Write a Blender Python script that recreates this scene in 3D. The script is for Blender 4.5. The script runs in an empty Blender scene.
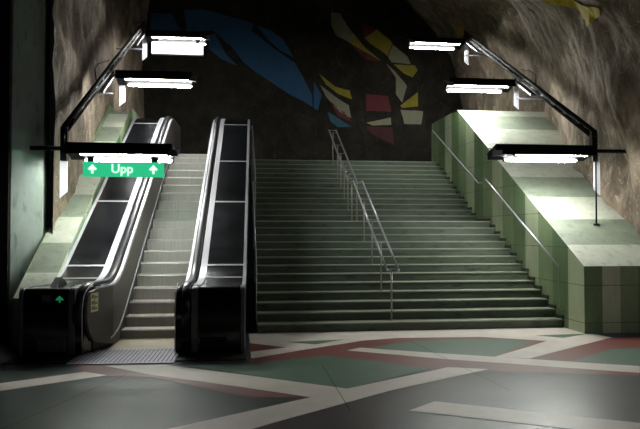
import bpy, bmesh, math, random
from mathutils import Vector, Matrix, noise
random.seed(7)
S = bpy.context.scene
COL = S.collection
PI = math.pi
T30 = math.tan(math.radians(30))

# ------------------------------------------------------------------ helpers
def lin(h):
    h = h.lstrip('#')
    v = [int(h[i:i + 2], 16) / 255 for i in (0, 2, 4)]
    return tuple((c / 12.92 if c <= .04045 else ((c + .055) / 1.055) ** 2.4) for c in v) + (1,)

def new_mat(name):
    m = bpy.data.materials.new(name); m.use_nodes = True
    nt = m.node_tree
    return m, nt, nt.nodes['Principled BSDF']

def plain(name, col, rough=.5, metal=0, spec=None, emit=None, estr=0):
    m, nt, b = new_mat(name)
    b.inputs['Base Color'].default_value = lin(col)
    b.inputs['Roughness'].default_value = rough
    b.inputs['Metallic'].default_value = metal
    if spec is not None: b.inputs['Specular IOR Level'].default_value = spec
    if emit:
        b.inputs['Emission Color'].default_value = lin(emit)
        b.inputs['Emission Strength'].default_value = estr
    return m

def N(nt, t, **kw):
    n = nt.nodes.new(t)
    for k, v in kw.items(): setattr(n, k, v)
    return n

def mottled(name, c1, c2, scale=3, rough=.4, rough2=None, bump=0, detail=6, stretch=(1, 1, 1), spec=.5, metal=0, c3=None, s3=25, rot=(0, 0, 0)):
    m, nt, b = new_mat(name); L = nt.links
    tc = N(nt, 'ShaderNodeTexCoord'); mp = N(nt, 'ShaderNodeMapping')
    mp.inputs['Scale'].default_value = stretch
    mp.inputs['Rotation'].default_value = rot
    L.new(tc.outputs['Object'], mp.inputs['Vector'])
    n = N(nt, 'ShaderNodeTexNoise'); n.inputs['Scale'].default_value = scale; n.inputs['Detail'].default_value = detail
    n.inputs['Roughness'].default_value = .65
    L.new(mp.outputs[0], n.inputs['Vector'])
    r = N(nt, 'ShaderNodeValToRGB')
    r.color_ramp.elements[0].position = .32; r.color_ramp.elements[1].position = .68
    r.color_ramp.elements[0].color = lin(c1); r.color_ramp.elements[1].color = lin(c2)
    L.new(n.outputs['Fac'], r.inputs['Fac'])
    out = r.outputs['Color']
    if c3:
        n3 = N(nt, 'ShaderNodeTexNoise'); n3.inputs['Scale'].default_value = s3; n3.inputs['Detail'].default_value = 3
        L.new(mp.outputs[0], n3.inputs['Vector'])
        r3 = N(nt, 'ShaderNodeValToRGB'); r3.color_ramp.elements[0].position = .55; r3.color_ramp.elements[1].position = .75
        L.new(n3.outputs['Fac'], r3.inputs['Fac'])
        mx = N(nt, 'ShaderNodeMixRGB'); mx.inputs['Color2'].default_value = lin(c3)
        L.new(r3.outputs['Color'], mx.inputs['Fac']); L.new(out, mx.inputs['Color1']); out = mx.outputs['Color']
    L.new(out, b.inputs['Base Color'])
    b.inputs['Roughness'].default_value = rough
    b.inputs['Metallic'].default_value = metal
    b.inputs['Specular IOR Level'].default_value = spec
    if rough2 is not None:
        mr = N(nt, 'ShaderNodeMapRange'); mr.inputs['To Min'].default_value = rough; mr.inputs['To Max'].default_value = rough2
        L.new(n.outputs['Fac'], mr.inputs['Value']); L.new(mr.outputs[0], b.inputs['Roughness'])
    if bump:
        bp = N(nt, 'ShaderNodeBump'); bp.inputs['Strength'].default_value = bump; bp.inputs['Distance'].default_value = .05
        L.new(n.outputs['Fac'], bp.inputs['Height']); L.new(bp.outputs[0], b.inputs['Normal'])
    return m

def tile_mat(name, c1, c2, rough=.3, joints=(.18, .85, 1.52, 2.19, 2.86, 3.53, 4.2, 4.87)):
    """green marble slab with thin horizontal joints"""
    m = mottled(name, c1, c2, scale=2.2, rough=rough, rough2=rough + .15, stretch=(1, 1, .45), c3=c1, s3=9)
    nt = m.node_tree; L = nt.links; b = nt.nodes['Principled BSDF']
    src = b.inputs['Base Color'].links[0].from_socket
    tc = N(nt, 'ShaderNodeTexCoord'); sx = N(nt, 'ShaderNodeSeparateXYZ'); L.new(tc.outputs['Object'], sx.inputs[0])
    a = N(nt, 'ShaderNodeMath', operation='ADD'); a.inputs[1].default_value = .49; L.new(sx.outputs['Z'], a.inputs[0])
    md = N(nt, 'ShaderNodeMath', operation='MODULO'); md.inputs[1].default_value = .67; L.new(a.outputs[0], md.inputs[0])
    lt = N(nt, 'ShaderNodeMath', operation='LESS_THAN'); lt.inputs[1].default_value = .01; L.new(md.outputs[0], lt.inputs[0])
    mx = N(nt, 'ShaderNodeMixRGB'); mx.inputs['Color2'].default_value = lin('#3f4a38')
    L.new(lt.outputs[0], mx.inputs['Fac']); L.new(src, mx.inputs['Color1']); L.new(mx.outputs[0], b.inputs['Base Color'])
    return m

def brushed(name, col, rough=.35, along=(1, .08, 1)):
    return mottled(name, col, col, scale=1, rough=rough, rough2=rough + .12, stretch=along, metal=1)

# --- mesh builders on a bmesh
def add_box(bm, x0, x1, y0, y1, z0, z1, mi=0):
    vs = [bm.verts.new((x, y, z)) for x in (x0, x1) for y in (y0, y1) for z in (z0, z1)]
    q = ((0, 1, 3, 2), (4, 6, 7, 5), (0, 4, 5, 1), (2, 3, 7, 6), (0, 2, 6, 4), (1, 5, 7, 3))
    fs = [bm.faces.new([vs[i] for i in f]) for f in q]
    for f in fs: f.material_index = mi
    return fs

def add_tube(bm, pts, r, seg=10, caps=True, smooth=True):
    pts = [Vector(p) for p in pts]; rings = []
    for i, p in enumerate(pts):
        if i == 0: t = pts[1] - p
        elif i == len(pts) - 1: t = p - pts[i - 1]
        else: t = (pts[i + 1] - p).normalized() + (p - pts[i - 1]).normalized()
        t.normalize()
        ref = Vector((1, 0, 0)) if abs(t.x) < .8 else Vector((0, 0, 1))
        u = t.cross(ref).normalized(); v = t.cross(u).normalized()
        rings.append([bm.verts.new(p + (u * math.cos(a) + v * math.sin(a)) * r) for a in [2 * PI * k / seg for k in range(seg)]])
    for a, b in zip(rings, rings[1:]):
        for k in range(seg):
            f = bm.faces.new((a[k], a[(k + 1) % seg], b[(k + 1) % seg], b[k])); f.smooth = smooth
    if caps:
        bm.faces.new(rings[0][::-1]); bm.faces.new(rings[-1])

def add_prism_x(bm, yz, x0, x1, mi=0, smooth=False):
    """polygon in (y, z) extruded along x"""
    a = [bm.verts.new((x0, y, z)) for y, z in yz]; b = [bm.verts.new((x1, y, z)) for y, z in yz]
    n = len(yz); fs = [bm.faces.new(a), bm.faces.new(b[::-1])]
    for i in range(n):
        f = bm.faces.new((a[i], b[i], b[(i + 1) % n], a[(i + 1) % n])); f.smooth = smooth; fs.append(f)
    for f in fs: f.material_index = mi

def add_sweep(bm, prof, path, smooth=False):
    """closed (x, h) profile carried along a (y, z) path, h measured vertically"""
    rings = [[bm.verts.new((x, y, z + h)) for x, h in prof] for y, z in path]
    n = len(prof)
    for a, b in zip(rings, rings[1:]):
        for k in range(n):
            f = bm.faces.new((a[k], a[(k + 1) % n], b[(k + 1) % n], b[k])); f.smooth = smooth
    bm.faces.new(rings[0][::-1]); bm.faces.new(rings[-1])

def obj(name, bm, mat, parent=None, loc=None, bevel=0, label=None):
    bmesh.ops.recalc_face_normals(bm, faces=bm.faces[:])
    me = bpy.data.meshes.new(name); bm.to_mesh(me); bm.free()
    for m in (mat if isinstance(mat, (list, tuple)) else [mat]): me.materials.append(m)
    o = bpy.data.objects.new(name, me); COL.objects.link(o)
    if parent is not None:
        o.parent = parent
        root = parent
        off = Vector()
        while root is not None: off += root.location; root = root.parent
        me.transform(Matrix.Translation(-off))
    if bevel:
        b = o.modifiers.new('bevel', 'BEVEL'); b.width = bevel; b.segments = 2; b.limit_method = 'ANGLE'; b.angle_limit = .6
    if label: o['label'] = label
    return o

def thing(name, label, cat, loc, group=None):
    o = bpy.data.objects.new(name, None); COL.objects.link(o); o.location = loc
    o.empty_display_size = .2
    o['label'] = label; o['category'] = cat
    if group: o['group'] = group
    return o

def struct(o):
    o['kind'] = 'structure'; return o

def desc(o, label, cat):
    o['label'] = label; o['category'] = cat; return o

# ------------------------------------------------------------------ materials
M = {}
M['fl_base'] = mottled('floor_slate', '#302e38', '#3f3c47', scale=2.5, rough=.26, rough2=.44, c3='#4a4751', s3=30)
M['fl_slate_green'] = mottled('floor_slate_green', '#2c3834', '#3a4742', scale=2.5, rough=.26, rough2=.44, c3='#45504c', s3=30)
M['fl_maroon'] = mottled('floor_dark_maroon', '#33282b', '#413437', scale=2.5, rough=.26, rough2=.44)
M['fl_white'] = mottled('floor_cream_marble', '#cfc5bb', '#e2d8ce', scale=3, rough=.32, rough2=.5)
M['fl_red'] = mottled('floor_red_marble', '#6b3632', '#7f433b', scale=5, rough=.32, rough2=.5)
M['fl_green'] = mottled('floor_green_marble', '#45604f', '#5a7662', scale=4, rough=.32, rough2=.5)
M['joint'] = plain('floor_joint', '#242222', .8)
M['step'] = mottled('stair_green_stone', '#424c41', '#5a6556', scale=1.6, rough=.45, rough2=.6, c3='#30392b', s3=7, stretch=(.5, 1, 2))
M['tread'] = mottled('stair_stone_lit_tread', '#7a806f', '#969c88', scale=2.5, rough=.45, rough2=.6)  # paler than the risers: light from above put into the colour
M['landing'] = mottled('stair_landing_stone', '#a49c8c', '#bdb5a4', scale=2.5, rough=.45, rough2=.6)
M['skirt'] = plain('stair_shaded_skirting', '#343b30', .5)
M['tg_d'] = tile_mat('tile_dark_green', '#5a7150', '#6f8760')
M['tg_m'] = tile_mat('tile_mid_green', '#738764', '#899c76')
M['tg_l'] = tile_mat('tile_light_green', '#9fad8b', '#b8c2a4')
M['top_l'] = mottled('tile_cream', '#9da193', '#b2b5a7', scale=2.5, rough=.4, rough2=.55, c3='#8a937f', s3=8)
M['top_d'] = mottled('tile_sage', '#6b7365', '#7f8778', scale=2.5, rough=.4, rough2=.55, c3='#5d6957', s3=8)
M['pillar'] = mottled('pillar_marble', '#89958c', '#a6b1a8', scale=1.4, rough=.28, rough2=.4, c3='#6d8276', s3=5, stretch=(2, 2, .6))
M['black'] = plain('gloss_black', '#0b0b0d', .12)
M['deckblk'] = mottled('deck_black_panel', '#08090c', '#101318', scale=2, rough=.08, rough2=.34)
M['railblk'] = plain('rail_black', '#060607', .65, spec=.25)
M['satin'] = plain('satin_black', '#0b0b0c', .5, spec=.35)
M['rubber'] = plain('handrail_rubber', '#1a1b20', .28)
M['alu'] = mottled('brushed_aluminium', '#c4c4cd', '#d2d2da', scale=1, rough=.28, rough2=.38, stretch=(1, .08, 1), metal=.6)
M['steel'] = mottled('side_panel_steel', '#66645f', '#73716c', scale=1, rough=.36, rough2=.46, stretch=(1, .08, 1), metal=.35)
M['steeld'] = plain('stair_rail_steel', '#b9b9c2', .3, .55)
M['post'] = plain('post_steel', '#9a978c', .35, .5)
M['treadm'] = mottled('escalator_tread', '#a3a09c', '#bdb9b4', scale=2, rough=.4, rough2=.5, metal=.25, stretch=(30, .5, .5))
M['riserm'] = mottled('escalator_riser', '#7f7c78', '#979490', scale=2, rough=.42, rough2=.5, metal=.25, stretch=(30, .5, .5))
M['yellow'] = plain('step_edge_yellow', '#b89c35', .5)
M['comb'] = mottled('comb_plate', '#988f80', '#b2a894', scale=6, rough=.35, rough2=.5, metal=.4)
M['grid'] = mottled('landing_plate', '#9c9aa6', '#b4b2bd', scale=8, rough=.35, rough2=.5, metal=.5)
M['slot'] = plain('plate_groove', '#33323a', .6)
M['tube'] = plain('fluorescent_tube', '#ffffff', .4, emit='#fcfff8', estr=190)
M['white'] = plain('white_enamel', '#dcdae2', .4)
M['lilac'] = plain('grey_tray_paint', '#8d8a9a', .45)
M['lampbody'] = plain('lamp_dark_paint', '#0c0b10', .7, spec=.15)
M['reflector'] = plain('lamp_reflector', '#060608', .8, spec=.05)
M['sign'] = plain('sign_green', '#1fae74', .35, emit='#2fc489', estr=.85)  # own glow stands for the light of the tube above
M['signw'] = plain('sign_white', '#ffffff', .35, emit='#e6fff2', estr=.9)  # lettering glows likewise in place of the tube light
M['signbox'] = plain('lit_sign_face', '#ffffff', .4, emit='#fff6fb', estr=4)
M['sticker'] = plain('sticker_yellow', '#e6dfa8', .5)
M['ink'] = plain('sticker_ink', '#8a8468', .6)
M['arrow_green'] = plain('indicator_green', '#2f9a6c', .4, emit='#2fae78', estr=.25)
M['grey'] = plain('kick_plate_grey', '#6d6e70', .4, .5)
M['clamp'] = plain('clamp_grey', '#5c5d66', .4, .6)
M['void'] = plain('black_void', '#050506', .9)

def rock_mat(nm, ca, cb, cc, seam):
    m, nt, b = new_mat(nm); L = nt.links
    tc = N(nt, 'ShaderNodeTexCoord')
    n1 = N(nt, 'ShaderNodeTexNoise'); n1.inputs['Scale'].default_value = .7; n1.inputs['Detail'].default_value = 8; n1.inputs['Roughness'].default_value = .7
    L.new(tc.outputs['Object'], n1.inputs['Vector'])
    r = N(nt, 'ShaderNodeValToRGB')
    e = r.color_ramp.elements
    e[0].position = .3; e[0].color = lin(ca); e[1].position = .72; e[1].color = lin(cc)
    k = e.new(.5); k.color = lin(cb)
    L.new(n1.outputs['Fac'], r.inputs['Fac'])
    # slanting drill and chisel streaks
    mp = N(nt, 'ShaderNodeMapping'); mp.inputs['Rotation'].default_value = (math.radians(-28), 0, 0); mp.inputs['Scale'].default_value = (1.7, 2.2, 1.1)
    L.new(tc.outputs['Object'], mp.inputs['Vector'])
    n2 = N(nt, 'ShaderNodeTexNoise'); n2.inputs['Scale'].default_value = 1.6; n2.inputs['Detail'].default_value = 7; n2.inputs['Distortion'].default_value = .35
    L.new(mp.outputs[0], n2.inputs['Vector'])
    r2 = N(nt, 'ShaderNodeValToRGB'); r2.color_ramp.elements[0].position = .36; r2.color_ramp.elements[1].position = .64
    r2.color_ramp.elements[0].color = (.58, .56, .53, 1); r2.color_ramp.elements[1].color = (1.15, 1.1, 1.05, 1)
    L.new(n2.outputs['Fac'], r2.inputs['Fac'])
    mx = N(nt, 'ShaderNodeMixRGB', blend_type='MULTIPLY'); mx.inputs['Fac'].default_value = .9
    L.new(r.outputs[0], mx.inputs['Color1']); L.new(r2.outputs[0], mx.inputs['Color2'])
    # pale thin seams
    wv = N(nt, 'ShaderNodeTexNoise'); wv.inputs['Scale'].default_value = 1.1; wv.inputs['Detail'].default_value = 2; wv.inputs['Distortion'].default_value = 1.2
    L.new(mp.outputs[0], wv.inputs['Vector'])
    s = N(nt, 'ShaderNodeMath', operation='SUBTRACT'); s.inputs[1].default_value = .52; L.new(wv.outputs['Fac'], s.inputs[0])
    ab = N(nt, 'ShaderNodeMath', operation='ABSOLUTE'); L.new(s.outputs[0], ab.inputs[0])
    lt = N(nt, 'ShaderNodeMath', operation='LESS_THAN'); lt.inputs[1].default_value = .006; L.new(ab.outputs[0], lt.inputs[0])
    ml = N(nt, 'ShaderNodeMath', operation='MULTIPLY'); ml.inputs[1].default_value = .5; L.new(lt.outputs[0], ml.inputs[0])
    mx2 = N(nt, 'ShaderNodeMixRGB'); mx2.inputs['Color2'].default_value = lin(seam)
    L.new(ml.outputs[0], mx2.inputs['Fac']); L.new(mx.outputs[0], mx2.inputs['Color1'])
    L.new(mx2.outputs[0], b.inputs['Base Color'])
    b.inputs['Roughness'].default_value = .85; b.inputs['Specular IOR Level'].default_value = .25
    ad = N(nt, 'ShaderNodeMath', operation='ADD'); L.new(n1.outputs['Fac'], ad.inputs[0]); L.new(n2.outputs['Fac'], ad.inputs[1])
    bp = N(nt, 'ShaderNodeBump'); bp.inputs['Strength'].default_value = .7; bp.inputs['Distance'].default_value = .1
    L.new(ad.outputs[0], bp.inputs['Height']); L.new(bp.outputs[0], b.inputs['Normal'])
    return m
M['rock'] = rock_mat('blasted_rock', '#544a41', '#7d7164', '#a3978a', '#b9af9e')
M['rockd'] = rock_mat('rock_dimmed_copy', '#15130f', '#221f1a', '#322e27', '#3c382f')  # darker copy of the rock: dim light at the back put into colour
def paint(n, a, b_): return mottled('wall_paint_' + n, a, b_, scale=3, rough=.75, rough2=.9, c3=a, s3=12)
PAINT = {'blue': paint('blue', '#1b4263', '#214d72'), 'white': paint('cream', '#6e6c5b', '#7e7b68'),
         'yellow': paint('yellow', '#776c18', '#897e20'), 'red': paint('red', '#4c171c', '#5a1e23'),
         'cyan': paint('cyan', '#1b4353', '#224f60'), 'dark': paint('dark_red', '#341214', '#3f171a')}

M['strip'] = paint('strip', '#9a8b16', '#b09f22')
# ------------------------------------------------------------------ camera
cam = bpy.data.cameras.new('camera'); co = bpy.data.objects.new('camera', cam); COL.objects.link(co)
cam.sensor_width = 36; cam.lens = 650 / 640 * 36
co.location = (-6.12, -11.75, 1.82)
co.rotation_euler = (math.radians(90 + 1.51), 0, math.radians(-7.04))
S.camera = co

# ------------------------------------------------------------------ floor with inlaid marble pattern
FLOOR = [
    ('slate_green', [(-14, -2.3), (-7.9, -2.3), (-5.34, -4.61), (-8.1, -6.5), (-14, -6.5)]),
    ('maroon', [(-4.41, -4.43), (-2.85, -3.45), (-2.4, -3.6), (-4.2, -5.0), (-4.5, -5.4), (-5.5, -6.5), (-7.2, -6.5)]),
    ('white', [(-5.95, 0.02), (-3.26, 0.02), (0.02, 0.02), (0.10, -0.59), (0.24, -1.22), (-2.41, -2.65), (-3.26, -2.15), (-5.95, -2.32)]),
    ('green', [(-5.37, -0.99), (-4.35, -0.86), (-4.91, -1.28)]),
    ('red', [(-5.96, -1.01), (-5.38, -1.50), (-5.97, -1.81)]),
    ('red', [(-5.98, -2.35), (-5.20, -1.78), (-4.05, -1.00), (-3.42, -0.82), (-1.99, -0.89), (-1.04, -1.42), (-2.41, -2.65), (-1.00, -3.90), (-1.10, -4.06), (-3.65, -3.32), (-4.92, -2.26), (-5.99, -2.71)]),
    ('green', [(-4.08, -1.70), (-3.56, -1.31), (-2.73, -1.08), (-1.75, -1.16), (-1.26, -1.45), (-2.42, -2.57), (-3.19, -2.28)]),
    ('white', [(-4.48, -1.87), (-4.24, -1.66), (-3.41, -2.13), (-0.74, -3.50), (-1.00, -3.90), (-3.24, -2.69)]),
    ('white', [(-2.45, -2.64), (-1.06, -1.47), (-0.02, -0.80), (0.24, -1.22), (-1.99, -2.82)]),
    ('green', [(-0.98, -0.85), (0.09, -0.78), (-0.62, -1.17)]),
    ('red', [(-1.99, -2.82), (0.21, -1.27), (1.6, -1.3), (1.6, -3.0), (-0.48, -3.65)]),
    ('green', [(-1.47, -3.06), (-0.38, -2.25), (1.6, -2.3), (1.6, -3.0), (-0.48, -3.65)]),
    ('green', [(-5.96, -2.71), (-4.92, -2.26), (-4.28, -2.71), (-3.65, -3.32), (-4.88, -4.27), (-5.97, -3.43), (-6.92, -2.73)]),
    ('red', [(-8.49, -2.40), (-7.09, -2.96), (-5.34, -4.61), (-6.00, -4.55), (-7.23, -3.36), (-7.76, -3.27), (-8.19, -2.86)]),
    ('white', [(-7.93, -2.60), (-7.13, -2.63), (-5.97, -3.46), (-4.88, -4.27), (-5.34, -4.61), (-6.11, -4.03), (-7.24, -3.24)]),
    ('white', [(-8.10, -6.5), (-5.34, -4.61), (-4.88, -4.27), (-3.34, -3.26), (-2.85, -3.45), (-4.41, -4.43), (-5.64, -5.39), (-7.0, -6.5)]),
    ('white', [(-4.41, -5.26), (-4.04, -4.94), (-1.4, -6.5), (-2.3, -6.5)]),
    ('white', [(-10.2, -4.30), (-8.11, -2.96), (-7.78, -3.21), (-10.2, -4.8)]),
]
keys = ['base', 'white', 'red', 'green', 'joint', 'slate_green', 'maroon']
bm = bmesh.new()
add_box(bm, -15, 7, -16, 14, -.3, 0)
for i, (k, pts) in enumerate(FLOOR):
    z = .0006 + .00025 * i
    f = bm.faces.new([bm.verts.new((x, y, z)) for x, y in pts]); f.material_index = keys.index(k)
for a, b_ in (((-7.55, -3.2), (-8.35, -5.6)), ((-5.0, -2.9), (-5.0, -5.2)), ((-3.3, -1.2), (-3.05, -4.6))):
    d = .004
    f = bm.faces.new([bm.verts.new((x, y, .0056)) for x, y in ((a[0] - d, a[1]), (a[0] + d, a[1]), (b_[0] + d, b_[1]), (b_[0] - d, b_[1]))]); f.material_index = 4
bmesh.ops.recalc_face_normals(bm, faces=[f for f in bm.faces if len(f.verts) == 4 and f.calc_center_median().z < -.001])
for f in bm.faces:
    f.normal_update()
    if f.calc_center_median().z > .0003 and f.normal.z < 0: f.normal_flip()
me = bpy.data.meshes.new('floor'); bm.to_mesh(me); bm.free()
for k in ('fl_base', 'fl_white', 'fl_red', 'fl_green', 'joint', 'fl_slate_green', 'fl_maroon'): me.materials.append(M[k])
fl = bpy.data.objects.new('floor', me); COL.objects.link(fl); struct(fl)

# ------------------------------------------------------------------ staircase
R_, TR, LD = .16, .30, 1.0
stairs = thing('staircase', 'wide green stone staircase rising in two flights between escalator and tiled wall', 'stairs', (-2.95, 0, 0))
XA, XB = -5.80, -.005
def step_block(y0, y1, z0, z1, name='step'):
    bm = bmesh.new()
    add_box(bm, XA, XB, y0, y1, z0, z1 - .025, 0)
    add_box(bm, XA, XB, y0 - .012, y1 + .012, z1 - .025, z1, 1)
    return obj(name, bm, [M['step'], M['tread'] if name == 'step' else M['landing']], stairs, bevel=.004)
for k in range(1, 13): step_block((k - 1) * TR, k * TR, (k - 1) * R_ - (.03 if k > 1 else 0), k * R_)
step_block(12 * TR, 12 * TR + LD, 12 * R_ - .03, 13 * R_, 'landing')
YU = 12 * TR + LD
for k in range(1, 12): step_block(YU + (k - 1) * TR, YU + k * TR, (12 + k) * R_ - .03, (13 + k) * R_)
YT = YU + 11 * TR
bm = bmesh.new(); add_box(bm, -11.5, 4.5, YT, 13.6, 3.72, 4.0 - .025, 0); add_box(bm, XA, XB, YT - .012, YT + .3, 3.975, 4.0, 1)
add_box(bm, -11.5, 4.5, YT + .3, 13.6, 3.975, 4.0, 0)
uf = obj('floor_upper', bm, [M['step'], M['tread']]); struct(uf)
# skirting stones along the tiled wall, their dark colour mostly painted shade
bm = bmesh.new()
for k in range(1, 13): add_box(bm, -.03, -.002, (k - 1) * TR - .02, k * TR - .02, k * R_, k * R_ + .07)
add_box(bm, -.03, -.002, 12 * TR - .02, YU - .02, 13 * R_, 13 * R_ + .07)
for k in range(1, 12): add_box(bm, -.03, -.002, YU + (k - 1) * TR - .02, YU + k * TR - .02, (13 + k) * R_, (13 + k) * R_ + .07)
sk = obj('skirting', bm, M['skirt'], stairs)

# ------------------------------------------------------------------ tiled parapet walls (setting)
TW = 4.08 / 6.79
def zt(y): return 1.2 + (y + .76) * TW
def tiled_wall(name, xf, xb, yfront, ztop, ymax, zflat, stripes, topstep, facing):
    """side face in vertical stripes, sloping top in cross bands, front face in stripes"""
    bm = bmesh.new()
    def quad(p, mi):
        f = bm.faces.new([bm.verts.new(q) for q in p]); f.material_index = mi
    ys = [yfront]; y = stripes[0]
    w = stripes[1]
    while y < ymax: ys.append(y); y += w
    ys.append(ymax)
    def top(y): return min(ztop(y), zflat)
    pat = [2, 0, 1, 2, 0, 1, 2, 1, 0, 2, 1, 0]
    yk = ztop.__defaults__[0] if ztop.__defaults__ else None
    for i in range(len(ys) - 1):
        a, b = ys[i], ys[i + 1]
        quad([(xf, a, 0), (xf, b, 0), (xf, b, top(b)), (xf, a, top(a))], pat[i % 12])
    # top bands
    y = yfront; i = 0
    ycrest = yfront + (zflat - ztop(yfront)) / TW
    bands = [yfront, yfront + .62]
    while bands[-1] + topstep < ycrest: bands.append(bands[-1] + topstep)
    bands.append(ycrest); bands.append(ymax)
    for i in range(len(bands) - 1):
        a, b = bands[i], bands[i + 1]
        quad([(xf, a, top(a)), (xf, b, top(b)), (xb, b, top(b)), (xb, a, top(a))], 3 + i % 2)
    # front face
    n = 0; x = xf; sg = 1 if xb > xf else -1
    while (xb - x) * sg > .01:
        x2 = x + sg * min(.345, abs(xb - x))
        quad([(x, yfront, 0), (x2, yfront, 0), (x2, yfront, top(yfront)), (x, yfront, top(yfront))], [0, 2, 1][n % 3]); n += 1; x = x2
    quad([(xb, yfront, 0), (xb, ymax, 0), (xb, ymax, zflat), (xb, ycrest, zflat), (xb, yfront, top(yfront))], 0)
    quad([(xf, ymax, 0), (xf, ymax, zflat), (xb, ymax, zflat), (xb, ymax, 0)], 1)
    quad([(xf, yfront, 0), (xb, yfront, 0), (xb, ymax, 0), (xf, ymax, 0)], 0)
    bmesh.ops.remove_doubles(bm, verts=bm.verts[:], dist=1e-4)
    return struct(obj(name, bm, [M['tg_d'], M['tg_m'], M['tg_l'], M['top_l'], M['top_d']]))
tiled_wall('wall_right', 0, 3.0, -.76, zt, 8.45, 5.28, (-.19, .61), .83, 1)
def zl(y): return 1.13 + (y + .5) * T30
tiled_wall('wall_left', -9.1, -9.62, -1.1, zl, 8.4, 5.25, (.1, .61), .83, -1)

# ------------------------------------------------------------------ rock vault and back wall (setting)
def fbm(v, o=5):
    s, a, t = 0, 1, 0
    for i in range(o):
        s += a * noise.noise(v); t += a; v = v * 2.07 + Vector((3.1, 1.7, 5.3)); a *= .55
    return s / t
def vault_raw(y, th):
    xl = -9.42 - .055 * min(4, max(0, y - .8)); xr = 1.6 + .2 * min(5, max(0, y - 1.5))
    cx, a = (xl + xr) / 2, (xr - xl) / 2
    zb = -.2 if y < .4 else min(4.6, .9 + .55 * (y + .4))
    if y > 8.3: zb = max(3.8, 4.6 - (y - 8.3) * 3)
    h = 7.7 + .3 * max(y, -1) - zb
    c, s = math.cos(th), math.sin(th)
    e = 2 / 3.0 if c < 0 else 2 / 3.0 - .25 * min(1, c * 2.2)
    h += 2.6 * max(0, c) ** 1.2
    return Vector((cx - a * math.copysign(abs(c) ** e, c), y, zb + h * abs(s) ** e)), Vector((c, 0, -s))
def vault(y, th):
    p, n = vault_raw(y, th)
    q = Vector((p.x * .55, p.y * .55, p.z * .3))
    d = .42 * fbm(q, 3) + .2 * fbm(Vector((p.x * 1.5, p.y * 1.3 + p.z * .7, p.z * .55)) + Vector((9, 2, 4)), 5)
    return p - n * abs(0) + Vector((n.x * .9, 0, n.z)) * (d * .9 - .05)
NY, NT = 150, 220
bm = bmesh.new(); grid = []
for i in range(NY + 1):
    row = []
    for j in range(NT + 1):
        th = PI * j / NT
        w = min(1, max(0, (th / PI - .2) / .3))
        ys = .62 * (1 - w) + -2.2 * w
        y = ys + (13.4 - ys) * i / NY
        row.append(bm.verts.new(vault(y, th)))
    grid.append(row)
for i in range(NY):
    for j in range(NT):
        f = bm.faces.new((grid[i][j], grid[i + 1][j], grid[i + 1][j + 1], grid[i][j + 1])); f.smooth = True
struct(obj('ceiling', bm, M['rock']))
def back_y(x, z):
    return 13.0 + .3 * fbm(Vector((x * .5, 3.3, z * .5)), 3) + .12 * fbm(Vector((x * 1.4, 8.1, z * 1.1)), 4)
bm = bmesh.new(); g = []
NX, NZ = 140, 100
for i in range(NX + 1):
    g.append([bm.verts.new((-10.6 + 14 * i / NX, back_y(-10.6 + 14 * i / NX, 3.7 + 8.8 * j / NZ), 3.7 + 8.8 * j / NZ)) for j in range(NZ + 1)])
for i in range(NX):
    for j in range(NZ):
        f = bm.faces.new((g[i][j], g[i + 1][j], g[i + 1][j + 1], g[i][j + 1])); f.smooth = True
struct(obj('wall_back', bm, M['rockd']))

# painted colour fields on the rock: one mural of plain patches
mural = thing('mural', 'mural of blue, yellow, red and cream patches painted across dark rock behind the stairs', 'mural', (-3, 12.9, 7))
def rock_patch(col, pts):
    bm = bmesh.new()
    bm.faces.new([bm.verts.new((x, 0, z)) for x, z in pts])
    bmesh.ops.triangulate(bm, faces=bm.faces[:])
    xs = [p[0] for p in pts]; zs = [p[1] for p in pts]
    for ax, lo, hi in ((0, min(xs), max(xs)), (2, min(zs), max(zs))):
        v = math.floor(lo / .1) * .1 + .1
        while v < hi:
            no = Vector((0, 0, 0)); no[ax] = 1; c = Vector((0, 0, 0)); c[ax] = v
            bmesh.ops.bisect_plane(bm, geom=bm.verts[:] + bm.edges[:] + bm.faces[:], plane_co=c, plane_no=no); v += .1
    for v in bm.verts: v.co.y = back_y(v.co.x, v.co.z) - .03
    fs = bm.faces[:]
    for f in fs:
        f.normal_update()
        if f.normal.y > 0: f.normal_flip()
        f.smooth = True
    me = bpy.data.meshes.new('painted_patch'); bm.to_mesh(me); bm.free()
    me.materials.append(PAINT[col]); me.transform(Matrix.Translation(-mural.location))
    o = bpy.data.objects.new('painted_patch', me); COL.objects.link(o); o.parent = mural
    o['label'] = {'cyan': 'light blue', 'white': 'cream', 'dark': 'dark red'}.get(col, col) + ' painted patch'
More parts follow.
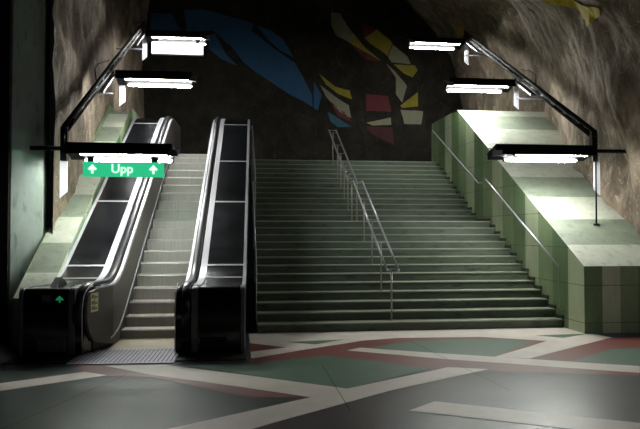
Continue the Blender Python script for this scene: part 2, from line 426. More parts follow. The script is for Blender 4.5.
for col, pts in [
    ('blue', [(-9.48, 10.05), (-8.67, 10.04), (-8.34, 9.41), (-9.48, 9.29)]),
    ('blue', [(-8.23, 10.18), (-7.64, 10.24), (-6.81, 9.93), (-6.02, 9.89), (-5.6, 9.76), (-5.7, 9.5), (-5.2, 9.1), (-4.3, 8.45), (-4.05, 8.3), (-3.37, 7.08), (-3.34, 6.62), (-4.22, 7.06), (-5.56, 7.90), (-6.02, 8.27), (-6.43, 8.80), (-6.81, 9.66), (-7.19, 9.84), (-7.15, 9.42), (-8.12, 9.34)]),
    ('blue', [(-5.5, 9.72), (-4.99, 9.55), (-4.49, 9.2), (-4.1, 8.5), (-4.6, 8.75), (-5.1, 9.2)]),
    ('blue', [(-7.30, 9.22), (-7.07, 9.31), (-6.66, 8.52), (-6.20, 8.11), (-6.81, 8.32), (-7.29, 8.69)]),
    ('blue', [(-3.3, 7.58), (-2.99, 7.09), (-3.14, 6.50), (-3.3, 6.57)]),
    ('white', [(-2.63, 10.33), (-2.28, 10.31), (-1.93, 9.74), (-1.61, 9.36), (-1.93, 9.19), (-2.44, 9.40), (-2.63, 9.83)]),
    ('red', [(-1.41, 9.95), (-0.82, 9.72), (-1.34, 9.37)]),
    ('yellow', [(-0.82, 9.72), (-0.22, 9.17), (-0.40, 8.67), (-1.32, 9.36)]),
    ('yellow', [(-1.93, 9.18), (-1.61, 9.35), (-1.26, 8.98), (-0.66, 8.49), (-1.3, 8.82)]),
    ('red', [(-1.81, 9.08), (-1.3, 8.80), (-0.70, 8.46), (-1.30, 8.55)]),
    ('white', [(-0.20, 9.13), (0.42, 8.68), (0.54, 8.41), (-0.22, 8.46), (-0.38, 8.65)]),
    ('yellow', [(-0.14, 8.38), (0.70, 8.37), (0.82, 8.18), (0.62, 7.89), (0.26, 8.04)]),
    ('white', [(-0.46, 8.42), (-0.06, 8.07), (0.38, 7.53), (0.17, 6.86), (-0.07, 7.20), (0.02, 7.76)]),
    ('yellow', [(0.82, 7.31), (0.78, 6.71), (0.17, 6.66), (0.09, 6.74)]),
    ('yellow', [(-3.10, 7.90), (-2.48, 7.45), (-1.89, 7.31), (-1.81, 6.96), (-2.36, 7.18), (-2.83, 7.5)]),
    ('white', [(-3.06, 7.48), (-2.52, 7.10), (-1.93, 6.73), (-1.85, 6.22), (-2.28, 6.45), (-2.83, 7.05)]),
    ('red', [(-2.67, 6.88), (-2.09, 6.45), (-1.81, 6.07), (-2.36, 6.29)]),
    ('cyan', [(-2.75, 6.47), (-2.28, 6.17), (-1.89, 5.87), (-2.36, 5.86), (-2.67, 6.09)]),
    ('red', [(-1.26, 7.17), (-0.39, 7.12), (-0.27, 6.49), (-1.26, 6.51)]),
    ('white', [(-1.26, 6.04), (-0.31, 6.26), (-0.27, 5.98), (-1.03, 5.93)]),
    ('white', [(0.09, 6.58), (0.98, 6.52), (0.89, 6.01), (0.25, 6.03)]),
    ('dark', [(-1.26, 5.90), (-0.23, 5.88), (-0.15, 5.20), (-1.10, 5.61)]),
]: rock_patch(col, pts)

# a yellow painted strip further forward on the vault
bm = bmesh.new()
bm.faces.new([bm.verts.new((y, 0, t)) for y, t in ((1.39, 2.37), (.28, 2.323), (-.69, 2.345), (-.5, 2.38), (.86, 2.455), (1.26, 2.427), (1.75, 2.40), (1.80, 2.35))])
for ax, lo, hi, st_ in ((0, -.7, 1.8, .1), (2, 2.32, 2.46, .02)):
    v = lo + st_
    while v < hi:
        no = Vector((0, 0, 0)); no[ax] = 1; c = Vector((0, 0, 0)); c[ax] = v
        bmesh.ops.bisect_plane(bm, geom=bm.verts[:] + bm.edges[:] + bm.faces[:], plane_co=c, plane_no=no); v += st_
for v in bm.verts:
    p = vault(v.co.x, v.co.z); n = Vector((math.cos(v.co.z), 0, -math.sin(v.co.z))); v.co = p + n * .035
yp = obj('painted_strip', bm, M['strip'])
desc(yp, 'yellow painted strip high on the rock vault at the upper right', 'painted strip')

# ------------------------------------------------------------------ marble pillar at the left and black panel standing for the unlit opening beside it
bm = bmesh.new(); 
lo = [bm.verts.new((x, y, 0)) for x, y in ((-10.1, .2), (-9.68, .60), (-9.72, 1.1), (-10.5, 1.1), (-10.5, .24))]
hi = [bm.verts.new((v.co.x, v.co.y, 7.6)) for v in lo]
bm.faces.new(lo[::-1]); bm.faces.new(hi)
for k in range(5): bm.faces.new((lo[k], lo[(k + 1) % 5], hi[(k + 1) % 5], hi[k]))
pl = obj('marble_pillar', bm, M['pillar'], bevel=.01)
desc(pl, 'tall grey-green polished marble pillar at the left behind the escalator end', 'pillar')
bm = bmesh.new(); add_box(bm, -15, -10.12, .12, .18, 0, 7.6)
struct(obj('void_panel_1', bm, M['void']))

# ------------------------------------------------------------------ escalator
def epath(y0, y1, yb=-.68, yt=6.25, tl=.55, zt_=4.0, n=10):
    """(y, z) of the truss line: level, eased into 30 degrees, eased back to level"""
    pts = []
    def arc(yc, z0, s0, s1):
        a = Vector((yc - tl, z0 - s0 * tl)); b = Vector((yc, z0)); c = Vector((yc + tl * (1 if s1 == 0 else .87), z0 + s1 * tl * .87))
        return [tuple(a * (1 - t) ** 2 + b * 2 * t * (1 - t) + c * t * t) for t in [k / n for k in range(n + 1)]]
    pts += [(y0, 0)] + arc(yb, 0, 0, T30) + arc(yt, zt_, T30, 0) + [(y1, zt_)]
    return pts
def ez(y, path):
    for (a, za), (b, zb) in zip(path, path[1:]):
        if a <= y <= b: return za + (zb - za) * (y - a) / max(1e-6, b - a)
    return path[0][1] if y < path[0][0] else path[-1][1]
def sub(path, a, b):
    return [(a, ez(a, path))] + [p for p in path if a + .01 < p[0] < b - .01] + [(b, ez(b, path))]
BAL = epath(-1.95, 8.4, yb=-.57, yt=6.36)
STP = epath(-1.2, 8.4, yb=-.55, yt=6.3, tl=.7, zt_=6.85 * T30 * 1.0)
SZ = 4.0 / STP[-1][1]
STP = [(y, z * SZ) for y, z in STP]
esc = thing('escalator', 'steel and black escalator going up at the left of the stairs', 'escalator', (-7.56, -1.5, 0))
# moving steps
y = -.45; prev_z = None
ys = []
while y < 6.9: ys.append(y); y += .375
for i, y in enumerate(ys):
    z = ez(y + .1, STP); zn = ez(y + .475, STP)
    zp = ez(y - .275, STP)
    bm = bmesh.new()
    prof = [(y, min(zp, z - .02) - .03), (y, z - .02), (y + .012, z), (y + .40, z), (y + .40, z - .03), (y + .03, min(zp, z - .02) - .03)]
    add_prism_x(bm, prof, -8.1, -7.02)
    for f in bm.faces:
        f.normal_update()
    bmesh.ops.recalc_face_normals(bm, faces=bm.faces[:])
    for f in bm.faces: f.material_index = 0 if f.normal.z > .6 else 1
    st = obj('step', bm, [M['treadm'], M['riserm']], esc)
    if i < 3:
        bm = bmesh.new(); add_box(bm, -8.09, -7.03, y + .355, y + .397, z, z + .003)
        obj('edge_marking', bm, M['yellow'], st)
    bm = bmesh.new()      # tread cleats
    nc = 36
    for k in range(nc):
        x = -8.085 + 1.05 * k / (nc - 1)
        add_box(bm, x - .006, x + .006, y + .006, y + .35, z - .002, z + .008)
    obj('cleats', bm, M['treadm'], st)
bm = bmesh.new(); add_box(bm, -8.1, -7.02, -1.42, -.43, -.02, .012)
for k in range(22): add_box(bm, -8.08 + k * .0495, -8.055 + k * .0495, -.52, -.41, .012, .022)
obj('comb_plate', bm, M['comb'], esc, bevel=.003)
bm = bmesh.new(); add_box(bm, -8.42, -6.98, -2.52, -1.42, -.02, .014, 0)
for k in range(24): add_box(bm, -8.40 + k * .0595, -8.385 + k * .0595, -2.47, -1.46, .014, .0152, 1)
for k in range(16): add_box(bm, -8.40, -7.0, -2.46 + k * .065, -2.452 + k * .065, .014, .0154, 1)
obj('landing_plate', bm, [M['grid'], M['slot']], esc)
bm = bmesh.new(); add_box(bm, -6.97, -5.98, -2.4, -1.45, -.02, .013)
obj('cover_plate', bm, M['satin'], esc)
bm = bmesh.new(); add_box(bm, -9.3, -8.43, -2.4, -1.42, -.02, .013)
obj('cover_plate', bm, M['satin'], esc)

H0 = .98
def balustrade(sg, xi, label):
    """sg = +1: body extends to +x from the steps; xi = inner face x"""
    def X(d): return xi + sg * d
    def flare(bm):      # the left side turns a little outwards at its lower end
        if sg < 0:
            for v in bm.verts: v.co.x -= .2 * min(1, max(0, (-1.0 - v.co.y) / .85))
    def prof(d0, d1, h0, h1): return [(X(d0), h0), (X(d1), h0), (X(d1), h1), (X(d0), h1)]
    bm = bmesh.new()
    add_sweep(bm, prof(.02, .98, -1.0, H0 - .02), sub(BAL, -1.6, 8.2))
    flare(bm); body = obj('balustrade', bm, M['satin'], esc, label=label)
    # inner steel side panel with its rounded lower end
    bm = bmesh.new()
    path = sub(BAL, -.9, 8.2)
    topz = [(y, z + H0 - .03) for y, z in path]; botz = [(y, max(z - .25, .02) if y > -.55 else .02) for y, z in path]
    poly = [(-1.62, .17), (-1.76, .32), (-1.83, .5), (-1.84, .74), (-1.81, .85), (-1.74, .92), (-1.58, H0 - .03)] + topz + botz[::-1] + [(-1.3, .1)]
    add_prism_x(bm, poly, X(-.012), X(.03))
    for yc in (-1.6, -1.4, -1.2, -1.0, -.8, -.5, -.2, .1):
        bmesh.ops.bisect_plane(bm, geom=bm.verts[:] + bm.edges[:] + bm.faces[:], plane_co=(0, yc, 0), plane_no=(0, 1, 0))
    flare(bm)
    obj('side_panel', bm, M['steel'], body)
    # skirt line trim along the steps
    bm = bmesh.new(); add_sweep(bm, [(X(-.022), .14), (X(-.012), .14), (X(-.012), .17), (X(-.022), .17)], sub(BAL, -1.2, 8.2))
    obj('skirt_trim', bm, M['alu'], body)
    # balustrade cap: aluminium strips and black deck panels between cross joints
    bm = bmesh.new(); add_sweep(bm, prof(.205, .315, H0 - .06, H0 + .025), sub(BAL, -1.55, 8.2)); flare(bm); obj('edge_strip', bm, M['alu'], body)
    bm = bmesh.new(); add_sweep(bm, prof(.94, .995, H0 - .06, H0 + .02), sub(BAL, -1.55, 8.2)); flare(bm); obj('edge_strip', bm, M['alu'], body)
    bm = bmesh.new(); add_sweep(bm, prof(.0, .045, H0 - .05, H0 + .0), sub(BAL, -1.55, 8.2)); flare(bm); obj('edge_strip', bm, M['alu'], body)
    js = [-1.55, -.62, -.15, 1.95, 3.75, 5.85, 8.2]
    for a, b in zip(js, js[1:]):
        bm = bmesh.new(); add_sweep(bm, prof(.315, .94, H0 - .05, H0 + .008), sub(BAL, a + .02, b - .02)); flare(bm); obj('deck_panel', bm, M['deckblk'], body)
    for a in js[1:-1]:
        bm = bmesh.new(); add_sweep(bm, prof(.315, .94, H0 - .05, H0 + .014), sub(BAL, a - .02, a + .02)); obj('joint_strip', bm, M['alu'], body)
    # handrail belt: oval section, dips round the newel
    HH = 1.03; RR = HH - .62
    pts = [(y, z + HH) for y, z in sub(BAL, -1.5, 7.9)]
    front = []
    for k in range(1, 15):
        a = PI / 2 + k * PI / 14
        front.append((-1.5 + RR * math.cos(a), .62 + RR * math.sin(a)))
    back = []
    for k in range(1, 13):
        a = PI / 2 - k * PI / 12
        back.append((7.9 + RR * math.cos(a), 4.62 + RR * math.sin(a)))
    line = front[::-1] + pts + back
    bm = bmesh.new(); rings = []
    for i, (y, z) in enumerate(line):
        p0 = line[max(0, i - 1)]; p1 = line[min(len(line) - 1, i + 1)]
        t = Vector((p1[0] - p0[0], p1[1] - p0[1])).normalized(); nrm = Vector((-t.y, t.x))
        ring = []
        for k in range(12):
            a = 2 * PI * k / 12
            dx = .062 * math.copysign(abs(math.cos(a)) ** .7, math.cos(a)); dn = .026 * math.copysign(abs(math.sin(a)) ** .7, math.sin(a))
            ring.append(bm.verts.new((X(.12) + dx, y + nrm.x * dn, z + nrm.y * dn)))
        rings.append(ring)
    for a, b in zip(rings, rings[1:]):
        for k in range(12):
            f = bm.faces.new((a[k], a[(k + 1) % 12], b[(k + 1) % 12], b[k])); f.smooth = True
    bm.faces.new(rings[0]); bm.faces.new(rings[-1])
    flare(bm); obj('handrail', bm, M['rubber'], body)
    bm = bmesh.new(); add_sweep(bm, prof(.085, .155, H0 - .03, H0 + .03), sub(BAL, -1.5, 7.9)); flare(bm); obj('handrail_guide', bm, M['alu'], body)
    # newel: black rounded nose under the handrail
    nose = [(-1.3, .02), (-1.86, .02), (-1.88, .2)] + [(-1.5 + .385 * math.cos(a), .62 + .385 * math.sin(a)) for a in [PI * 1.08 - k * (PI * .58) / 12 for k in range(13)]] + [(-1.3, 1.0)]
    bm = bmesh.new(); add_prism_x(bm, nose, X(.035 if sg < 0 else -.03), X(.2)); flare(bm)
    obj('newel', bm, M['black'], body, bevel=.02)
    rim = [(-1.89, .03), (-1.91, .2)] + [(-1.5 + .42 * math.cos(a), .62 + .42 * math.sin(a)) for a in [PI * 1.05 - k * (PI * .5) / 12 for k in range(13)]]
    bm = bmesh.new(); add_tube(bm, [(X(.04 if sg < 0 else -.03), y, z) for y, z in rim], .009, 6); flare(bm); obj('newel_rim', bm, M['alu'], body)
    # wide black end box with rounded top edge, steel corner strips, kick plate
    b0, b1 = (.30, .93) if sg > 0 else (.44, 1.07)
    bx = [(-1.45, .02), (-1.9, .02), (-1.9, H0 - .1)] + [(-1.8 - .1 * math.cos(a), H0 - .1 + .11 * math.sin(a)) for a in [k * PI / 16 for k in range(1, 9)]] + [(-1.45, H0 + .01)]
    bm = bmesh.new(); add_prism_x(bm, bx, X(b0), X(b1)); box = obj('end_box', bm, M['black'], body, bevel=.008)
    bx2 = [(y - .006, z + .006) for y, z in bx]
    for d0, d1 in ((b0 - .095, b0 - .002), (b1 + .002, b1 + .065)):
        bm = bmesh.new(); add_prism_x(bm, bx2, X(d0), X(d1)); obj('corner_strip', bm, M['grey'], box, bevel=.01)
    bm = bmesh.new(); add_box(bm, min(X(b0 + .03), X(b1 - .2)), max(X(b0 + .03), X(b1 - .2)), -1.915, -1.9, .08, .26); obj('kick_plate', bm, M['satin' if sg > 0 else 'grey'], box, bevel=.004)
    return body, box, X
bal_l, box_l, XL_ = balustrade(-1, -8.12, 'balustrade with sign sticker beside tiled wall')
bal_r, box_r, XR_ = balustrade(1, -7.0, 'balustrade beside the stairs')
# indicator plates on the left end box: grey plate and green arrow
bm = bmesh.new(); add_box(bm, -8.93, -8.80, -1.908, -1.895, .80, .90); obj('indicator_plate', bm, M['grey'], bal_l)
bm = bmesh.new()
for p in ([(-8.74, .83), (-8.68, .89), (-8.62, .83), (-8.645, .815), (-8.68, .85), (-8.715, .815)], ): bm.faces.new([bm.verts.new((x, -1.911, z)) for x, z in p])
bmesh.ops.extrude_face_region(bm, geom=bm.faces[:])
add_box(bm, -8.692, -8.668, -1.911, -1.90, .79, .85)
obj('indicator_arrow', bm, M['arrow_green'], bal_l)
# yellow pictogram sticker on the left side panel
def stk(bm):
    for v in bm.verts: v.co.x -= .2 * (-1.0 - v.co.y) / .85
    return bm
bm = bmesh.new(); add_box(bm, -8.12, -8.102, -1.74, -1.52, .62, .90); obj('safety_sticker', stk(bm), M['sticker'], bal_l)
bm = bmesh.new()
for z0 in (.65, .73, .82):
    add_box(bm, -8.104, -8.099, -1.72, -1.65, z0, z0 + .055); add_box(bm, -8.104, -8.099, -1.61, -1.55, z0, z0 + .03)
add_box(bm, -8.104, -8.099, -1.635, -1.62, .65, .87)
obj('pictogram', stk(bm), M['ink'], bal_l)
# small black wedge cap on the left deck
bm = bmesh.new(); add_prism_x(bm, [(-1.5, H0), (-.9, H0 + .02), (-1.2, H0 + .13)], -8.95, -8.85)
obj('wedge_cap', bm, M['satin'], bal_l)

esc.rotation_euler.z = -math.radians(1.3)
esc.location.x = -7.585
# ------------------------------------------------------------------ stair handrails
def nose_z(y): 
    if y < 12 * TR: return R_ + (y) * R_ / TR
    if y < YU: return 13 * R_
    return 13 * R_ + R_ + (y - YU) * R_ / TR
ch = thing('stair_handrail', 'double steel handrail on posts down the middle of the stairs', 'handrail', (-3.31, 0, 0))
HR = .93
for x in (-3.42, -3.20):
    bm = bmesh.new()
    l = [(x, .02, HR + .18), (x, 3.62, 13 * R_ + HR + .02), (x, 4.3, 13 * R_ + HR + .04), (x, 7.9, 4.0 + HR)]
    add_tube(bm, l, .021, 10)
    obj('rail', bm, M['steeld'], ch)
bm = bmesh.new(); add_tube(bm, [(-3.42, .02, HR + .18), (-3.42, -.03, HR + .16), (-3.20, -.03, HR + .16), (-3.20, .02, HR + .18)], .021, 10); obj('rail_end', bm, M['steeld'], ch)
bm = bmesh.new(); add_tube(bm, [(-3.42, 7.9, 4 + HR), (-3.42, 7.96, 4 + HR), (-3.20, 7.96, 4 + HR), (-3.20, 7.9, 4 + HR)], .021, 10); obj('rail_end', bm, M['steeld'], ch)
def rail_h(y):
    pts = [(.02, HR + .18), (3.62, 13 * R_ + HR + .02), (4.3, 13 * R_ + HR + .04), (7.9, 4.0 + HR)]
    for (a, za), (b, zb) in zip(pts, pts[1:]):
        if a <= y <= b: return za + (zb - za) * (y - a) / (b - a)
    return pts[-1][1]
def tread_z(y):
    if y < 12 * TR: return (int(y / TR) + 1) * R_
    if y < YU: return 13 * R_
    return min(4.0, (13 + int((y - YU) / TR) + 1) * R_)
for y in (.13, 1.03, 1.93, 2.83, 3.75, 4.45, 5.05, 5.65, 6.25, 6.85, 7.8):
    bm = bmesh.new(); zr = rail_h(y)
    add_tube(bm, [(-3.31, y, tread_z(y)), (-3.31, y, zr - .05)], .016, 8)
    add_tube(bm, [(-3.42, y, zr - .02), (-3.40, y, zr - .05), (-3.22, y, zr - .05), (-3.20, y, zr - .02)], .010, 6)
    add_tube(bm, [(-3.31, y, tread_z(y)), (-3.31, y, tread_z(y) + .012)], .035, 10)
    obj('post', bm, M['post'], ch)

wr = thing('wall_handrail', 'steel handrail in two lengths fixed along the green tiled wall', 'handrail', (-.08, 0, 0))
bm = bmesh.new(); add_tube(bm, [(-.08, .04, 1.17), (-.08, 3.67, 3.10), (-.06, 3.74, 3.12), (.0, 3.76, 3.12)], .022); obj('rail', bm, M['steeld'], wr)
bm = bmesh.new(); add_tube(bm, [(0, 4.18, 3.05), (-.06, 4.18, 3.05), (-.08, 4.24, 3.07), (-.08, 8.15, 5.02)], .022); obj('rail', bm, M['steeld'], wr)
bm = bmesh.new(); add_tube(bm, [(-.08, .04, 1.17), (-.08, .0, 1.13), (-.075, .02, .36), (.0, .02, .33)], .014, 8); obj('end_post', bm, M['post'], wr)
bm = bmesh.new(); add_tube(bm, [(-.08, 8.15, 5.02), (-.08, 8.19, 4.98), (-.08, 8.19, 4.0)], .016, 8); obj('end_post', bm, M['post'], wr)
for y in (1.0, 2.2, 3.3, 5.2, 6.4, 7.5):
    z = (1.17 + (y - .04) * (1.93 / 3.63)) if y < 4 else 3.07 + (y - 4.24) * (1.95 / 3.91)
    bm = bmesh.new(); add_tube(bm, [(-.08, y, z - .01), (-.08, y, z - .07), (.0, y, z - .08)], .009, 6); obj('bracket', bm, M['post'], wr)

sr = thing('side_handrail', 'slim steel handrail between the escalator side and the stairs', 'handrail', (-5.83, 0, 0))
bm = bmesh.new(); add_tube(bm, [(-5.82, .15, 1.02), (-5.82, 3.6, 3.0)], .02); obj('rail', bm, M['steeld'], sr)
bm = bmesh.new(); add_tube(bm, [(-5.755, 3.7, 3.02), (-5.755, 7.9, 5.0)], .02); obj('rail', bm, M['steeld'], sr)
for x, y, zr in ((-5.82, .15, 1.02), (-5.82, 1.33, 1.69), (-5.82, 2.55, 2.39), (-5.82, 3.6, 3.0), (-5.755, 3.7, 3.02), (-5.755, 5.05, 3.66), (-5.755, 6.25, 4.22), (-5.755, 7.88, 4.98)):
    bm = bmesh.new(); add_tube(bm, [(x, y, tread_z(y)), (x, y, zr)], .013, 8); obj('post', bm, M['post'], sr)

# ------------------------------------------------------------------ lamp rails with fluorescent lamps
def lamp_rail(nodes, side, label):
    """nodes: (x, y, z) of rail at each lamp; side = +1 if the rock is towards +x"""
    root = thing('lamp_rail', label, 'lamp rail', nodes[0])
    a, m_, b = [Vector(n) for n in nodes]
    d = (b - m_).normalized(); end = b + d * .25
    up = Vector((0, -math.sin(math.radians(28)), math.cos(math.radians(28))))
    for o_, r in ((0, .05), (.115, .045)):
        bm = bmesh.new(); add_tube(bm, [a + up * o_, m_ + up * o_, end + up * o_], r, 10); obj('beam', bm, M['railblk'], root)
    for i in range(15):
        bm = bmesh.new()
        t = i / 14; p = a.lerp(m_, t * 2) if t < .5 else m_.lerp(b, t * 2 - 1)
        add_box(bm, p.x - .035, p.x + .035, p.y - .09, p.y + .09, p.z + .0, p.z + .11)
        obj('spacer_block', bm, M['railblk'], root)
    bm = bmesh.new(); l = [a + Vector((-side * .07, 0, .05)), a + Vector((-side * .07, .9, .62)), m_ + Vector((-side * .07, -.6, -.25)), m_ + Vector((-side * .07, .1, .1)), b + Vector((-side * .07, 0, .08))]
    add_tube(bm, l, .011, 6); obj('conduit', bm, M['railblk'], root)
    # drop at the lower end
    bm = bmesh.new(); add_box(bm, a.x - .06, a.x + .06, a.y - .06, a.y + .06, a.z - .5, a.z + .1); obj('drop_post', bm, M['railblk'], root, bevel=.01)
    for i, n in enumerate((a, m_, b)):
        bm = bmesh.new(); z1 = n.z - .35 if i == 0 else n.z - .1
        ln = .8 if i == 0 else .75
        fx = n.x + ((.27, .17, .15) if side > 0 else (-.1, .15, 0))[i]
        yz = [(fx - .065, z1), (fx + .065, z1), (fx + .065, z1 - ln * (1 if side > 0 else .85)), (fx - .065, z1 - ln * (.85 if side > 0 else 1))]
        va = [bm.verts.new((x, n.y + .34, z)) for x, z in yz]; vb = [bm.verts.new((x, n.y + .37, z)) for x, z in yz]
        bm.faces.new(va); bm.faces.new(vb[::-1])
        for k in range(4): bm.faces.new((va[k], vb[k], vb[(k + 1) % 4], va[(k + 1) % 4]))
        obj('fin_bracket', bm, M['white'], root)
        zz = n.z - .28 if i == 0 else z1 - .52
        xw = 3.2 if side > 0 else -9.8 - .1 * i
        bm = bmesh.new(); add_tube(bm, [(n.x, n.y, zz), (xw, n.y, zz)], .04 if i == 0 else .022, 8); obj('wall_rod', bm, M['railblk'] if i == 0 else M['lilac'], root)
        if i > 0:
            dd = (n - (a if i == 1 else m_)).normalized()
            p0 = n - dd * 1.5; p1 = n - dd * .25
            bm = bmesh.new()
            q = [p0 + Vector((-.1, 0, -.09)), p0 + Vector((.1, 0, -.09)), p1 + Vector((.1, 0, -.09)), p1 + Vector((-.1, 0, -.09))]
            v0 = [bm.verts.new(k) for k in q]; v1 = [bm.verts.new(k + Vector((0, 0, -.05))) for k in q]
            bm.faces.new(v0); bm.faces.new(v1[::-1])
            for k in range(4): bm.faces.new((v0[k], v1[k], v1[(k + 1) % 4], v0[(k + 1) % 4]))
            obj('cable_tray', bm, M['lilac'], root)
            bm = bmesh.new(); add_tube(bm, [p0 + Vector((side * .05, 0, .1)), p0 + Vector((side * .12, .15, .42)), p0 + Vector((side * .12, .5, .62)), p1 + Vector((side * .02, -.1, .2))], .014, 6); obj('cable', bm, M['railblk'], root)
    return root

def lamp(x_rail, x_tube0, x_tube1, y, z, side, label, over=.0, estr=None):
    """trough lamp: dark housing with front lip, reflector, two tubes, end clip; side=+1 rail on the right"""
    root = thing('fluorescent_lamp', label, 'lamp', (x_rail, y, z + .1), 'fluorescent lamps on the rails')
    x0, x1 = min(x_tube0, x_tube1), max(x_tube0, x_tube1)
    hx0 = x0 - .12 - (over if side > 0 else 0); hx1 = x1 + .06 + (over if side < 0 else 0)
    if side > 0: hx1 = max(hx1, x_rail - .08)
    else: hx0 = min(hx0, x_rail + .08)
    tl = math.radians(-16)
    def rot(bm):
        bmesh.ops.rotate(bm, cent=Vector((0, y, z + .06)), matrix=Matrix.Rotation(tl, 3, 'X'), verts=bm.verts[:])
    bm = bmesh.new()
    add_box(bm, hx0, hx1, y - .2, y + .26, z + .07, z + .2)
    add_box(bm, hx0, hx1, y - .215, y - .195, z - .018, z + .2)
    add_box(bm, hx0, hx1, y + .255, y + .275, z + .06, z + .2)  # rear lip added to keep lamp light off the back wall
    rot(bm); hs = obj('housing', bm, M['lampbody'], root, bevel=.006)
    bm = bmesh.new(); add_box(bm, x0 - .06, x1 + .05, y - .19, y + .25, z + .058, z + .068); rot(bm); obj('reflector', bm, M['reflector'], root)
    for k, (dy, sh) in enumerate(((-.11, 0), (.2, -.09 if side > 0 else .04))):
        bm = bmesh.new(); add_tube(bm, [(x0 + sh, y + dy, z + .03), (x1 + sh, y + dy, z + .03)], .024, 12); rot(bm); tb = obj('tube', bm, M['tube'], root)
        for xe in (x0 + sh, x1 + sh):
            bm = bmesh.new(); add_box(bm, xe - .025, xe + .025, y + dy - .022, y + dy + .022, z + .004, z + .06); rot(bm); obj('tube_socket', bm, M['lampbody'], tb)
    xe = hx0 if side > 0 else hx1
    bm = bmesh.new(); add_box(bm, xe - .05, xe + .10, y - .24, y - .1, z + .02, z + .12); add_tube(bm, [(xe, y - .15, z + .14), (xe + (-.12 if side > 0 else .12), y - .1, z + .17)], .012, 6); obj('end_clip', bm, M['clamp'], root)
    bm = bmesh.new(); add_tube(bm, [(x_rail, y + .02, z + .2), (x_rail, y + .02, z + .42)], .03, 8)
    add_tube(bm, [(x_rail, y + .02, z + .16), (hx1 - .1 if side > 0 else hx0 + .1, y + .02, z + .16)], .035, 8); obj('arm', bm, M['satin'], root)
    return root
RN = [(.93, .5, 3.72), (1.30, 5.0, 6.05), (1.30, 8.9, 8.28)]
LN = [(-9.22, .25, 3.58), (-9.08, 3.9, 5.68), (-8.92, 7.45, 7.72)]
lrr = lamp_rail(RN, 1, 'black inclined lamp rail on brackets above the right tiled parapet')
lrl = lamp_rail(LN, -1, 'black inclined lamp rail on brackets along the left rock wall')
bm = bmesh.new(); add_tube(bm, [(.97, .49, 3.3), (.97, .49, 1.97)], .017, 8); add_tube(bm, [(.97, .49, 1.95), (.97, .49, 1.985)], .06, 12); obj('foot_rod', bm, M['satin'], lrr)
bm = bmesh.new(); add_box(bm, 1.02, 1.20, 8.78, 8.9, 8.28, 8.58); obj('yellow_cap', bm, M['yellow'], lrr)
lamp(.93, -.80, .72, .45, 3.27, 1, 'lowest lamp on the right rail, long dark beam over the tiled parapet', over=.28)
lamp(1.30, -.50, 1.05, 5.0, 5.66, 1, 'middle lamp on the right rail, above the head of the tiled parapet')
lamp(1.30, -.48, 1.06, 8.9, 7.93, 1, 'highest lamp on the right rail, against the dark rock')
lamp(-9.22, -8.92, -7.38, .15, 3.13, -1, 'lowest lamp on the left rail, lighting the green sign under it')
lamp(-9.08, -8.80, -7.31, 3.85, 5.32, -1, 'middle lamp on the left rail, hung without any sign')
lamp(-8.92, -8.66, -7.18, 7.45, 7.38, -1, 'highest lamp on the left rail, just above the white sign box')

# signs
sg = thing('direction_sign', 'green lit sign reading Upp with two white arrows over the escalator', 'sign', (-8.17, -.12, 2.77))
bm = bmesh.new(); add_box(bm, -8.81, -7.44, -.15, -.10, 2.77, 3.03); obj('panel', bm, M['sign'], sg, bevel=.006)
cu = bpy.data.curves.new('lettering', 'FONT'); cu.body = 'Upp'; cu.size = .22; cu.extrude = .003; cu.align_x = 'CENTER'; cu.offset = .004
to = bpy.data.objects.new('lettering_source', cu); COL.objects.link(to)
bpy.context.view_layer.update()
tm = bpy.data.meshes.new_from_object(to.evaluated_get(bpy.context.evaluated_depsgraph_get()))
bpy.data.objects.remove(to); bpy.data.curves.remove(cu)
tm.materials.clear(); tm.materials.append(M['signw'])
tm.transform(Matrix.Translation((-8.17 + .02, -.157, 2.84)) @ Matrix.Rotation(PI / 2, 4, 'X'))
tm.transform(Matrix.Translation(-sg.location))
te = bpy.data.objects.new('lettering', tm); COL.objects.link(te); te.parent = sg
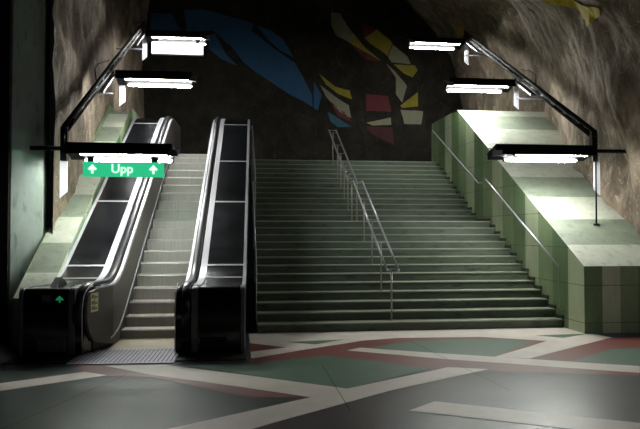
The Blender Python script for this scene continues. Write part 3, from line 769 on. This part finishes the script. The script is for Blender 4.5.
for xc in (-8.65, -7.62):
    bm = bmesh.new()
    for poly in ([(-.02, -.08), (.02, -.08), (.02, .04), (-.02, .04)], [(-.075, .0), (-.045, -.027), (0, .022), (.045, -.027), (.075, .0), (0, .08)]):
        va = [bm.verts.new((xc + x, -.158, 2.905 + z)) for x, z in poly]; vb = [bm.verts.new((xc + x, -.149, 2.905 + z)) for x, z in poly]
        bm.faces.new(va); bm.faces.new(vb[::-1]); n = len(poly)
        for k in range(n): bm.faces.new((va[k], vb[k], vb[(k + 1) % n], va[(k + 1) % n]))
    obj('arrow', bm, M['signw'], sg)
for xc in (-8.68, -7.6):
    bm = bmesh.new(); add_box(bm, xc - .06, xc + .06, -.16, -.06, 3.03, 3.12); obj('clamp', bm, M['clamp'], sg, bevel=.005)
sb = thing('sign_box', 'glowing white sign box hanging under the highest lamp on the left', 'sign', (-7.92, 7.3, 6.93))
bm = bmesh.new(); add_box(bm, -8.66, -7.18, 7.25, 7.36, 6.93, 7.29); obj('case', bm, M['white'], sb, bevel=.008)
bm = bmesh.new(); add_box(bm, -8.64, -7.20, 7.235, 7.25, 6.95, 7.27); obj('lit_face', bm, M['signbox'], sb)
for xc in (-8.5, -7.34):
    bm = bmesh.new(); add_box(bm, xc - .05, xc + .05, 7.26, 7.34, 7.29, 7.38); obj('clamp', bm, M['clamp'], sb)

# ------------------------------------------------------------------ hall lamps behind the viewer and dim surroundings
def area(name, loc, rot, sx, sy, p, col):
    l = bpy.data.lights.new(name, 'AREA'); l.shape = 'RECTANGLE'; l.size = sx; l.size_y = sy; l.energy = p; l.color = col
    o = bpy.data.objects.new(name, l); COL.objects.link(o); o.location = loc; o.rotation_euler = rot
area('hall_lamp', (-4.5, -9.0, 5.5), (0, 0, 0), 4, 1.0, 9, (.9, .9, 1))
area('hall_lamp', (3.2, -5.0, 3.6), (math.radians(48), 0, math.radians(28)), 4.5, 2.2, 42, (.95, .93, 1))
w = bpy.data.worlds.new('world'); S.world = w; w.use_nodes = True
w.node_tree.nodes['Background'].inputs[0].default_value = (.6, .65, .75, 1)
w.node_tree.nodes['Background'].inputs[1].default_value = .002

S.view_settings.view_transform = 'Standard'; S.view_settings.look = 'None'
S.view_settings.exposure = .2; S.view_settings.gamma = 1; S.view_settings.use_curve_mapping = False
